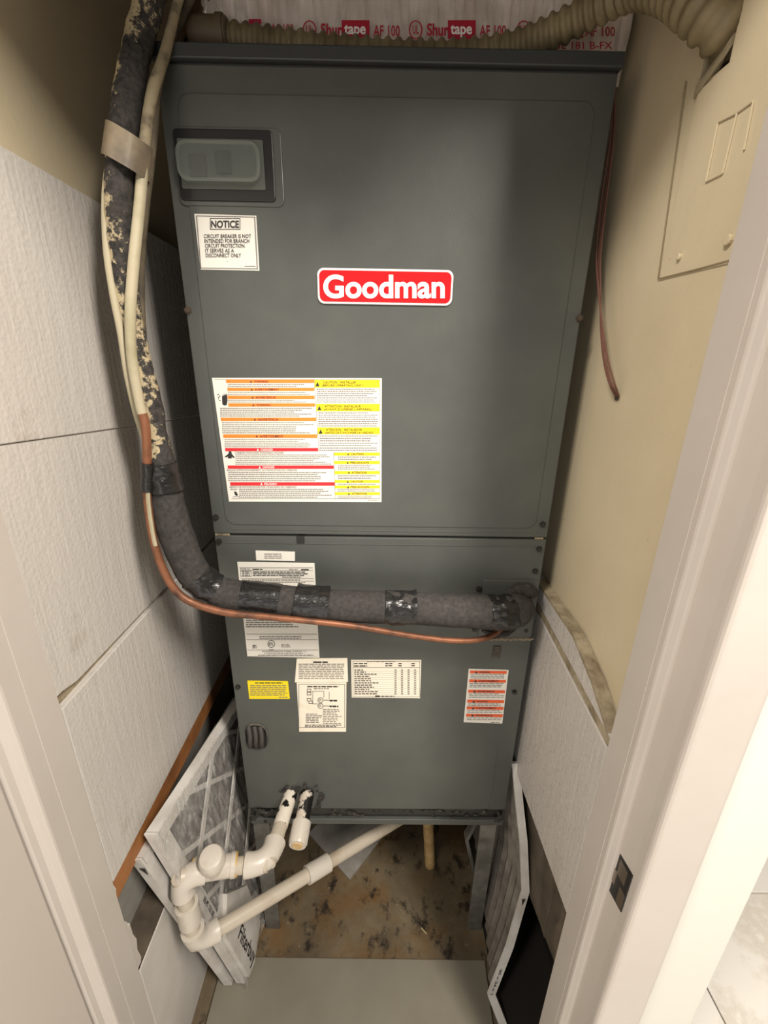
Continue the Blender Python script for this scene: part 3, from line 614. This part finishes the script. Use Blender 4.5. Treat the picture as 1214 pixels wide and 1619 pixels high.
# ------------------------------------------------------------------ metal stand
st = thing('equipment_stand', (0, .9, 0), 'galvanised angle iron stand carrying the air handler', 'stand')
def angle_leg(x, sx, y, sy):
    mb = MB(); mb.box(*sorted((x, x+sx*.034)), *sorted((y, y+sy*.003)), .0, ZB-.001); mb.box(*sorted((x, x+sx*.003)), *sorted((y+sy*.0031, y+sy*.034)), .0, ZB-.001)
    return mb.build('leg', M_galv, st)
angle_leg(-.262, 1, .645, 1); angle_leg(.257, -1, .645, 1); angle_leg(-.262, 1, 1.16, -1); angle_leg(.257, -1, 1.16, -1)
m_ = MB(); a, b, c_ = PY(752, 1303, .70), PY(738, 1330, .70), PY(750, 1382, .70)
for p, q in ((a, b), (b, c_)): m_.hexa([p+Vector((-.004, 0, 0)), p+Vector((.004, 0, 0)), p+Vector((.004, .02, 0)), p+Vector((-.004, .02, 0)), q+Vector((-.004, 0, 0)), q+Vector((.004, 0, 0)), q+Vector((.004, .02, 0)), q+Vector((-.004, .02, 0))])
m_.build('bent_strap', M_galv, st)

# ------------------------------------------------------------------ pipes on the left
def px_path(l, per=8):
    return smooth_path([PY(a, b, y) for a, b, y, r in l], [r for *_, r in l], per)
def riser(pts, rr):                                # the run goes on up past the frame to the closet ceiling
    d = pts[0]-pts[1]; q = pts[0]+d.normalized()*.12+Vector((0, .01, .05)); e = Vector((q.x+.01, q.y+.02, ZC-.002))
    return [e, e.lerp(q, .5), q]+pts, [rr[0]]*3+rr
SL = [(250,-60,.64,.0145),(236,0,.63,.0145),(221,60,.62,.0145),(206,130,.60,.0145),(192,230,.58,.0145),(188,330,.57,.0145),(194,430,.57,.0142),(210,530,.57,.014),(234,630,.57,.015),(247,700,.572,.016),(258,760,.572,.0215),(268,810,.572,.0235),(285,862,.572,.0235),(310,910,.575,.023),(352,938,.58,.0235),(420,946,.585,.0245),(520,957,.59,.0255),(640,961,.592,.0255),(770,968,.594,.027),(812,966,.602,.0275),(822,960,.628,.024)]
pts, rr = px_path(SL)
s_t = thing('suction_line', pts[-1], 'thick black foam insulated pipe bending across the front of the unit', 'pipe')
cut = 9*8+4
m_ = MB(); m_.tube(*riser(pts[:cut+1], rr[:cut+1]), 18, wob=.10, wsc=70); tag(m_.build('insulation', M_insulp, s_t, smooth=True), 'upper insulation speckled with cream paint')
m_ = MB(); m_.tube(pts[cut-4:], [r*1.0 for r in rr[cut-4:]], 22, wob=.06, wsc=45); m_.build('insulation', M_insul, s_t, smooth=True)
def wrap(t0, t1, grow, wob=.1, label=None, par=None):
    a, b = int(t0*8), int(t1*8); P_, R_ = pts[a:b+1], [r+grow for r in rr[a:b+1]]
    P2 = []; R2 = []
    for i in range(len(P_)-1):
        for k in range(4): P2.append(P_[i].lerp(P_[i+1], k/4)); R2.append(R_[i]*(1-k/4)+R_[i+1]*k/4)
    P2.append(P_[-1]); R2.append(R_[-1])
    m_ = MB(); m_.tube(P2, R2, 32, wob=wob, wsc=75); return m_.build('tape_wrap', M_tape, par or s_t, smooth=True)
wrap(9.6, 10.25, .0035, .12); wrap(13.0, 13.85, .0012, .12); wrap(14.55, 15.25, .0008, .03); wrap(15.55, 16.1, .004, .06); wrap(16.8, 17.15, .0012, .14); wrap(18.1, 18.85, .001, .14)
CL = [(300,-60,.66,.005),(282,0,.65,.005),(262,80,.625,.0055),(240,150,.60,.006),(229,225,.585,.006),(221,320,.572,.006),(211,420,.558,.0062),(206,500,.55,.0062),(209,570,.549,.006),(221,640,.549,.0058),(230,675,.549,.0056),(233,740,.549,.0054),(234,800,.549,.0054),(250,880,.549,.0054),(284,940,.549,.0056),(345,966,.549,.0055),(420,975,.555,.005),(480,981,.558,.0048),(560,990,.565,.0048),(650,1005,.578,.0046),(720,1013,.588,.0046),(770,1008,.60,.0046),(803,985,.632,.0046)]
p2, r2 = px_path(CL)
c_t = thing('copper_line', p2[-1], 'thin bare copper pipe running under the black insulated pipe', 'pipe')
cut = 9*8+3
m_ = MB(); m_.tube(*riser(p2[:35], r2[:35]), 12); tag(m_.build('painted_run', M_creamdk, c_t, smooth=True), 'dusty run above the tape band, darkened for shade')  # same pipe in a darker cream above the band, dust plus painted shade
m_ = MB(); m_.tube(p2[34:cut+1], r2[34:cut+1], 12); tag(m_.build('painted_run', M_cream, c_t, smooth=True), 'cream painted upper run')
m_ = MB(); m_.tube(p2[cut:], r2[cut:], 12); m_.build('copper_run', M_copper, c_t, smooth=True)
m_ = MB(); m_.tube([v+Vector((.003, -.0035, 0)) for v in p2[93:103]], .0028, 6); m_.build('paint_remnant', M_cream, c_t, smooth=True)
m_ = MB(); m_.tube(p2[87:94], [v+.0022 for v in r2[87:94]], 14); m_.build('tape_wrap', M_tape, c_t, smooth=True)
W1 = [(250,-40,.66,.004),(225,60,.64,.004),(196,180,.61,.004),(170,280,.57,.0042),(168,380,.56,.0042),(178,460,.556,.0042),(192,530,.555,.0045),(204,600,.555,.005),(220,665,.558,.005),(240,720,.563,.004)]
p3, r3 = px_path(W1); m_ = MB(); m_.tube(*riser(p3, r3), 10); tag(m_.build('control_cable', M_cream, smooth=True), 'thin cream painted cable along the outer left side of the pipe bundle', 'cable', 'cables in the pipe bundle')
W2 = [(330,-60,.68,.006),(300,-5,.67,.006),(268,70,.645,.0055),(248,140,.615,.005),(243,200,.60,.005),(236,270,.592,.005),(228,340,.59,.005),(222,430,.60,.005),(226,540,.60,.005),(240,640,.603,.005)]
p4, r4 = px_path(W2); m_ = MB(); m_.tube(*riser(p4, r4), 10); tag(m_.build('control_cable', mat('shaded_dirty_jacket', srgb(98, 88, 70), .7, c2=srgb(60, 52, 42), nscale=36), smooth=True), 'dusty cream cable darkened for shade, nearest the unit in the pipe bundle', 'cable', 'cables in the pipe bundle')  # jacket colour holds both the dirt and the shade on this cable
# duct tape band round the bundle
m_ = MB(); N = 28; ring0 = []; ring1 = []
cA = PY(207, 216, .585); cB = PY(201, 268, .58)
for i in range(N):
    a = 2*math.pi*i/N
    e = Vector((math.cos(a)*.0208, math.sin(a)*.024-.002, -math.cos(a)*.010)); w = 1+.05*noise.noise(Vector((math.cos(a), math.sin(a), 0))*2)
    ring0.append(cA+e*w); ring1.append(cB+e*w*1.03)
for R_ in (ring0, ring1): m_.v += [tuple(v) for v in R_]
cm = (cA+cB)/2
m_.v += [tuple(cm+(Vector(v)-cm)*.985) for v in m_.v]
for i in range(N):
    j = (i+1) % N; m_.f += [(i, j, N+j, N+i), (2*N+j, 2*N+i, 3*N+i, 3*N+j), (j, i, 2*N+i, 2*N+j), (N+i, N+j, 3*N+j, 3*N+i)]; m_.mi += [0]*4
tag(m_.build('tape_band', M_duct, smooth=True), 'dusty grey duct tape band strapped around the pipe bundle', 'tape')

# ------------------------------------------------------------------ plenum, foil tape, flexible conduit
pn = thing('supply_plenum', (.02, .9, ZT+.006), 'foil taped air duct rising from the top of the unit', 'duct')
m_ = MB(); m_.box(-.245, .296, .712, 1.15, ZT+.006, ZC-.01); m_.build('duct', M_foil, pn)
m_ = MB(); nx, nz = 240, 20; x0, x1, z0, z1 = -.248, .298, ZT+.0065, ZT+.135
for i in range(nx+1):
    for j in range(nz+1):
        x = x0+(x1-x0)*i/nx; z = z0+(z1-z0)*j/nz; am = .0042+.006*max(0, (-.12-x)/.12)+.003*max(0, (x-.21)/.08)
        m_.v.append((x, .708-am*.6+am*noise.noise(Vector((x*70, z*14, 0)))-am*.9*(1-abs(noise.noise(Vector((x*85, z*11, 3)))))**4+am*.4*noise.noise(Vector((x*190, z*60, 3))), z))
for i in range(nx):
    for j in range(nz): a = i*(nz+1)+j; m_.f.append((a, a+nz+1, a+nz+2, a+1)); m_.mi.append(0)
ft = m_.build('foil_tape', M_foil, pn, smooth=True)
P = Print(lambda u, v: PY(u, v, .6985))
for x in (489, 657, 828):
    P = Print(lambda u, v: PY(u, v, .6985)); P.ring(x, 47, 11, 2, 0, 20, 15); P.text('UL', x-5, 40, x+5, 54, 0, .02); P.build('print', M_foilred, ft)
for x in (507, 675):
    P = Print(lambda u, v: PY(u, v, .6985)); P.text('Shur', x, 37, x+34, 57, 0, .025); P.rect(x+33, 32, x+77, 62, 0)
    P.text('AF 100', x+83, 40, x+125, 58, 0, .012); P.build('print', M_foilred, ft)
P = Print(lambda u, v: PY(u, v, .6985))
P.text('AF 100', 925, 42, 972, 58, 0, .01); P.rect(892, 46, 922, 60, 0); P.build('print', M_foilred, ft)
P = Print(lambda u, v: PY(u, v, .6985)); P.rect(393, 30, 413, 38, 0); P.text('AF 100', 428, 38, 464, 52, 0, .012); P.build('print', M_foilred, ft)
P = Print(lambda u, v: PY(u, v, .6985)); P.text('UL 181 B-FX', 875, 66, 968, 78, 0, .01)
P.build('print', M_foilred, ft)
for x in (507, 675):
    P = Print(lambda u, v: PY(u, v, .6980)); P.text('tape', x+37, 39, x+71, 60, 0, .025); P.build('print', M_whiteink, ft)
m_ = MB(); a, b, c_, d = PY(345, -60, .705), PY(322, -60, .705), PY(262, 76, .69), PY(272, 76, .69)
m_.prism([PY(300, -50, .70), PY(362, -50, .70), PY(285, 72, .69), PY(262, 74, .69)], (0, .02, 0)); tag(m_.build('brown_brace', M_ductboard), 'dark brown slanting strip between the pipe bundle and the foil duct', 'strip')
fx = [(352,58,.690,.0145),(430,69,.69,.0150),(520,80,.692,.0150),(620,88,.692,.0150),(720,89,.69,.0150),(790,80,.685,.0150),(840,65,.675,.0152),(890,42,.66,.0155),(950,8,.635,.016),(1010,-22,.60,.017)]
fl = [PY(a, b, y) for a, b, y, r in fx] + [PX(1062, -18, .272), PX(1102, 10, .283), PX(1138, 42, .300), PX(1172, 62, .326), PX(1205, 75, .36)]
fp, fr = smooth_path(fl, [r for *_, r in fx]+[.018, .0185, .0185, .0185, .0185], 6)
# ribbed conduit: resample evenly and raise a rib every few millimetres
L_ = [0]
for a, b in zip(fp, fp[1:]): L_.append(L_[-1]+(b-a).length)
tot = L_[-1]; step = .0016; q = []; qr = []; k = 0
for i in range(int(tot/step)):
    s = i*step
    while L_[k+1] < s: k += 1
    t = (s-L_[k])/(L_[k+1]-L_[k]); q.append(fp[k].lerp(fp[k+1], t)); q_r = fr[k]*(1-t)+fr[k+1]*t
    qr.append(q_r*(1+.115*math.copysign(abs(math.sin(math.pi*s/.0066))**.6, math.sin(math.pi*s/.0066)) if True else q_r))
fc = thing('flexible_conduit', fp[0], 'ribbed tan flexible conduit lying over the unit top and entering the right wall', 'conduit')
m_ = MB(); m_.tube(q, qr, 16); m_.build('ribbed_hose', M_flex, fc, smooth=True)
m_ = MB(); e0, e1 = PY(300, 52, .688), PY(362, 55, .688); m_.cyl(e0, e1, .0165, 18, bev=.002); m_.cyl(e1-Vector((.012, 0, 0)), e1-Vector((.004, 0, 0)), .0185, 18); m_.build('coupling', M_flexcap, fc, smooth=True)

# ------------------------------------------------------------------ brown thermostat wires on the right
tw = thing('thermostat_wire', PX(975, 626, .303), 'thin reddish brown wires hanging beside the unit into a hole in the right wall', 'wire')
for dx, off in ((0, 0), (3, .0), (-5, .004)):
    l = [(972,130),(968,220),(955,320),(947,400),(948,460),(951,520),(957,570),(966,605),(975,626)]
    pp = [PX(a+dx*math.sin(i*.7), b, .288-off*math.sin(i/8*3.1)+(.016 if i == 8 else 0)) for i, (a, b) in enumerate(l)]
    m_ = MB(); m_.tube(smooth_path(pp, None, 6), .0013, 6); m_.build('strand', M_wire, tw, smooth=True)
m_ = MB(); c = PX(975, 628, .305); m_.tube([c+Vector((-.0008, 0, 0)), c+Vector((.0005, 0, 0))], [.0045, .0045], 10); m_.build('wall_hole', M_grime, tw)

# ------------------------------------------------------------------ PVC drain
R = .0134; RF = .0185
dp = thing('drain_pipe', (.148, .788, 0), 'white PVC condensate drain with capped tee running back under the unit to a floor pipe', 'pipe')
A0 = Vector((-.176, YF-.001, .457)); A1 = Vector((-.187, .503, .470)); A2 = Vector((-.276, .496, .470)); A3 = Vector((-.325, .474, .482)); A4 = Vector((-.319, .470, .312)); A5 = Vector((.125, .800, .214))
def elbow(p, q, r, L1=.032, rf=RF):
    a = p+(Vector(q)-p).normalized()*L1; b = p+(Vector(r)-p).normalized()*L1
    mid = []
    for i in range(9):
        t = i/8; mid.append(a*(1-t)**2+p*2*t*(1-t)+b*t*t)
    path = [a+(a-p).normalized()*.006, a+(a-p).normalized()*.0058, a]+mid[1:-1]+[b, b+(b-p).normalized()*.0058, b+(b-p).normalized()*.006]
    mb = MB(); mb.tube(path, [rf*.86, rf*1.06, rf*1.04]+[rf]*(len(mid)-2)+[rf*1.04, rf*1.06, rf*.86], 20); return mb.build('elbow', M_pvcfit, dp, smooth=True)
def pipe(p, q, r=R, mt=None, nm='pipe', par=None):
    mb = MB(); mb.tube([p, p.lerp(q, .5), q], r, 18); return mb.build(nm, mt or M_pvc, par or dp, smooth=True)
pipe(A0, A0.lerp(A1, .5), R*1.04, M_pvcblk, 'stub_pipe'); pipe(A0.lerp(A1, .40), A1); elbow(A1, A0, A2)
pipe(A1, A2, R*1.0, M_tanpipe if False else M_pvc)
d = (A3-A1).normalized(); T0 = A2-d*.034; T1 = A2+d*.034
m_ = MB(); m_.tube([T0, T0+d*.0002, T0+d*.008, T0+d*.0085, T1-d*.0085, T1-d*.008, T1-d*.0002, T1], [RF*.85, RF*1.05, RF*1.05, RF*.97, RF*.97, RF*1.05, RF*1.05, RF*.85], 20); u_ = Vector((.05, -.25, .97)).normalized(); m_.tube([A2, A2+u_*.026, A2+u_*.0262], [RF*.97, RF*.97, RF*1.0], 20); m_.build('tee', M_pvcfit, dp, smooth=True)
m_ = MB(); m_.tube([A2+u_*.024, A2+u_*.0242, A2+u_*.044, A2+u_*.049, A2+u_*.051], [RF*.9, RF*1.12, RF*1.12, RF*.95, RF*.6], 20); m_.build('cap', M_pvcfit, dp, smooth=True)
m_ = MB(); m_.tube([T0-d*.003, T0+d*.001], RF*1.0, 18); m_.build('glue_bead', M_glue, dp, smooth=True)
m_ = MB(); m_.tube([T1-d*.001, T1+d*.003], RF*1.0, 18); m_.build('glue_bead', M_glue, dp, smooth=True)
pipe(A2, A3); elbow(A3, A2, A4); pipe(A3, A4); elbow(A4, A3, A5)
dm = (A4-A3).normalized(); m_ = MB(); cc = A3.lerp(A4, .52); m_.tube([cc-dm*.022, cc-dm*.0218, cc+dm*.0218, cc+dm*.022], [RF*.8, RF*1.02, RF*1.02, RF*.8], 20); m_.build('coupling', M_pvcfit, dp, smooth=True)
pipe(A4, A5); dk = (A5-A4).normalized(); tK = .44
m_ = MB(); cc = A4.lerp(A5, tK); m_.tube([cc-dk*.026, cc-dk*.0258, cc+dk*.0258, cc+dk*.026], [RF*.8, RF*.98, RF*.98, RF*.8], 20); m_.build('coupling', M_pvcfit, dp, smooth=True)
elbow(A5, A4, Vector((.148, .80, -.5)), .024); m_ = MB(); m_.tube([(.1335, .799, .19), (.148, .788, .0)], R*1.05, 18); tag(m_.build('floor_pipe', M_tanpipe, dp, smooth=True), 'tan stained upright pipe entering the floor')
ds = thing('drain_stub', (-.139, YF, .45), 'short capped secondary drain stub smeared with black sealant', 'pipe')
B0 = Vector((-.141, YF-.001, .462)); B1 = PY(473, 1322, .56)
pipe(B0, B0.lerp(B1, .8), R*1.02, M_pvcblk2, 'stub', ds)
dB = (B1-B0).normalized(); m_ = MB(); m_.tube([B0.lerp(B1, .70), B0.lerp(B1, .701), B1+dB*.012, B1+dB*.016], [R*1.0, R*1.32, R*1.32, R*1.15], 18); m_.build('cap', M_pvcfit, ds, smooth=True)
m_ = MB(); m_.tube([B1+dB*.0155, B1+dB*.0175], [R*.8, R*.7], 14); m_.build('plug', M_tanpipe, ds, smooth=True)

# ------------------------------------------------------------------ air filters
def filt(name, label, T1, B1, T2, B2, th, media, detail=True):
    """T1/B1: front top and front bottom corners; the sheet runs back along y"""
    t = thing(name, (B1.x, B1.y, 0), label, 'filter', 'air filters stored beside the stand')
    Lt = (B1-T1).length; Ls = ((T2-T1).length+(B2-B1).length)/2
    nv = (T2-T1).cross(B1-T1).normalized()
    if nv.x < 0: nv = -nv
    def Q(s, t_, n):
        a, b = s/Ls, t_/Lt
        return T1.lerp(T2, a).lerp(B1.lerp(B2, a), b)+nv*n
    def bar(name, s0, t0, s1, t1, w, n0, n1, mt):
        d = Vector((s1-s0, t1-t0, 0)).normalized(); e = Vector((-d.y, d.x, 0))*w/2
        mb = MB(); c = [(s0-e.x, t0-e.y), (s1-e.x, t1-e.y), (s1+e.x, t1+e.y), (s0+e.x, t0+e.y)]
        mb.hexa([Q(a, b, n0) for a, b in c]+[Q(a, b, n1) for a, b in c]); return mb.build(name, mt, t)
    w = .022
    bar('frame_rail', .0, .0, 0.0, Lt, .004, -th, .001, M_card)
    bar('frame_rail', w/2, w, w/2, Lt-w, w, -.0005, .001, M_card)
    bar('frame_rail', .003, w/2, Ls, w/2, w, -th, .0015, M_card); bar('frame_rail', .003, Lt-w/2, Ls, Lt-w/2, w, -th, .0015, M_card); bar('frame_rail', Ls, w, Ls, Lt-w, w, -th, .001, M_card)
    mb = MB(); n = int(Ls/.012); 
    for i in range(n+1):
        s = w*.5+(Ls-w)*i/n; dep = -.0035 if i % 2 else -.0085
        mb.v += [tuple(Q(s, w*.7+(Lt-w*1.4)*j/4, dep+.001*noise.noise(Vector((s*30, j, 0))))) for j in range(5)]
    for i in range(n):
        for j in range(4): a = i*5+j; mb.f.append((a, a+5, a+6, a+1)); mb.mi.append(0)
    mb.build('pleated_media', media, t)
    if detail:
        def clip(s0, t0, ds, dt):
            lo, hi = -9, 9
            for p, d_, mn, mx in ((s0, ds, w*.6, Ls-w*.6), (t0, dt, w*.6, Lt-w*.6)):
                a, b = sorted(((mn-p)/d_, (mx-p)/d_)); lo = max(lo, a); hi = min(hi, b)
            return (s0+ds*lo, t0+dt*lo, s0+ds*hi, t0+dt*hi) if hi-lo > .06 else None
        for k in range(-4, 6):
            for sg in (1, -1):
                c = clip(Ls*.5+k*.155, Lt*.5, .707, .707*sg)
                if c: bar('lattice_strip', *c, .011, -.0022, .0006 if sg > 0 else .0009, M_card)
    return t, Q, Lt
T1 = PX(248, 1318, -.338); B1 = PZ(388, 1553, .0165)
f1, Q1, Lt1 = filt('air_filter', 'shrink wrapped pleated air filter with diamond lattice leaning behind the drain pipes', T1, B1, Vector((-.306, .87, .545)), Vector((-.282, 1.0, .006)), .020, M_media)
m_ = MB(); fl_ = [(.002, .62), (.050, .52), (.105, .68), (.095, .95), (.03, .99), (.002, .96)]
m_.prism([tuple(Q1(a, Lt1*b, .0022)) for a, b in fl_], tuple((Q1(0, 0, .011)-Q1(0, 0, 0))*1.0)); fp_o = m_.build('printed_flap', M_card, f1)
P = Print(lambda u, v: Q1(v, u, .0139)); P.text('Filterbuy', Lt1*.735, .049, Lt1*.975, .014, 0, .014)
P.build('print', M_ink, fp_o)
P = Print(lambda u, v: Q1(v, u, .0024)); P.lines(Lt1*.40, .020, Lt1*.52, .008, 1, 0, .7, (.012, .02), 0); P.build('print', M_ink, f1)
m_ = MB(); n = 26
for i in range(n+1):
    for j in range(n+1):
        s, t_ = -.012+.47*i/n, -.008+(Lt1+.008)*j/n; h = .005+.004*noise.noise(Vector((s*22, t_*22, 1)))+.003*noise.noise(Vector((s*60-t_*40, t_*20, 5)))+.04*max(0, (t_/Lt1-.62)/.38)**1.5*math.exp(-((s-.14)/.05)**2)*.6
        v = Q1(s, t_, h); v.z = max(v.z, .0135); m_.v.append(tuple(v))
for i in range(n):
    for j in range(n): a = i*(n+1)+j; m_.f.append((a, a+n+1, a+n+2, a+1)); m_.mi.append(0)
m_.build('plastic_wrap', M_wrap, f1, smooth=True)
T2 = PX(222, 1358, -.370); B2 = PZ(366, 1556, .0145)
f2, Q2, Lt2 = filt('air_filter', 'second white edged air filter tucked between the lattice filter and the left wall', T2, B2, Vector((-.345, .86, .50)), Vector((-.308, 1.0, .006)), .016, M_media, detail=False)
P = Print(lambda u, v: T2+(B2-T2)*u+Vector((.0, -.0032, 0))+Vector((v, 0, 0))); P.poly([(.045, -.010), (.085, -.002), (.045, .0)][::-1], 0); P.build('print', M_ink, f2)
# bent dirty filter on the right
fr_t = thing('air_filter', (.25, .5, 0), 'bent dirty air filter with buckled white edge standing beside the right leg of the stand', 'filter', 'air filters stored beside the stand')
FR = [PY(809, 1208, .655), PY(815, 1270, .635), PY(822, 1335, .605), PY(825, 1412, .575), PY(800, 1500, .54), PY(771, 1575, .505), PY(790, 1640, .474)]
FR[-1].z = .0125
FB = [Vector((.277, .95, p.z)) for p in FR]
def side(k): return Vector((.0165, 0, 0)) if k else Vector((0, 0, 0))
def seg_strip(i0, i1, nm):
    mb = MB()
    for i in range(i0, i1):
        a, b = FR[i], FR[i+1]; w_ = Vector((.0165, .002, 0)); bk = Vector((0, .006, 0))
        mb.hexa([b, b+w_, b+w_+bk, b+bk, a, a+w_, a+w_+bk, a+bk])
    return mb.build(nm, M_card, fr_t)
e1 = seg_strip(0, 3, 'frame_rail'); e2 = seg_strip(3, 6, 'frame_rail')
P = Print(lambda u, v: FR[4].lerp(FR[5], u)+Vector((.0018+v, -.0012, 0)))
P.text('20 x 24 x 1', .42, .0065, .95, .0015, 0, .02); P.build('print', M_ink, e2)
P = Print(lambda u, v: FR[3].lerp(FR[4], u)+Vector((.002+v, -.0012, 0))); P.poly([(.10, .001), (.22, .005), (.10, .009)], 0); P.build('print', M_ink, e2)
m_ = MB(); n = 30; rows = []
for i in range(len(FR)-1):
    for k in range(3): rows.append((FR[i].lerp(FR[i+1], k/3), FB[i].lerp(FB[i+1], k/3)))
rows.append((FR[-1], FB[-1])); nr = len(rows)
for a, b in rows:
    for i in range(n+1):
        t = i/n; v = a.lerp(b, t); bl = (1-t)**2; v.x = b.x+(a.x-b.x)*bl+(.004 if i % 2 else -.002)+.003; v.z = max(v.z, .0125 if v.y < .6 else .002); m_.v.append(tuple(v))
for r_ in range(nr-1):
    for i in range(n): a = r_*(n+1)+i; m_.f.append((a, a+1, a+n+2, a+n+1)); m_.mi.append(0)
m_.build('pleated_media', M_mediadk, fr_t)
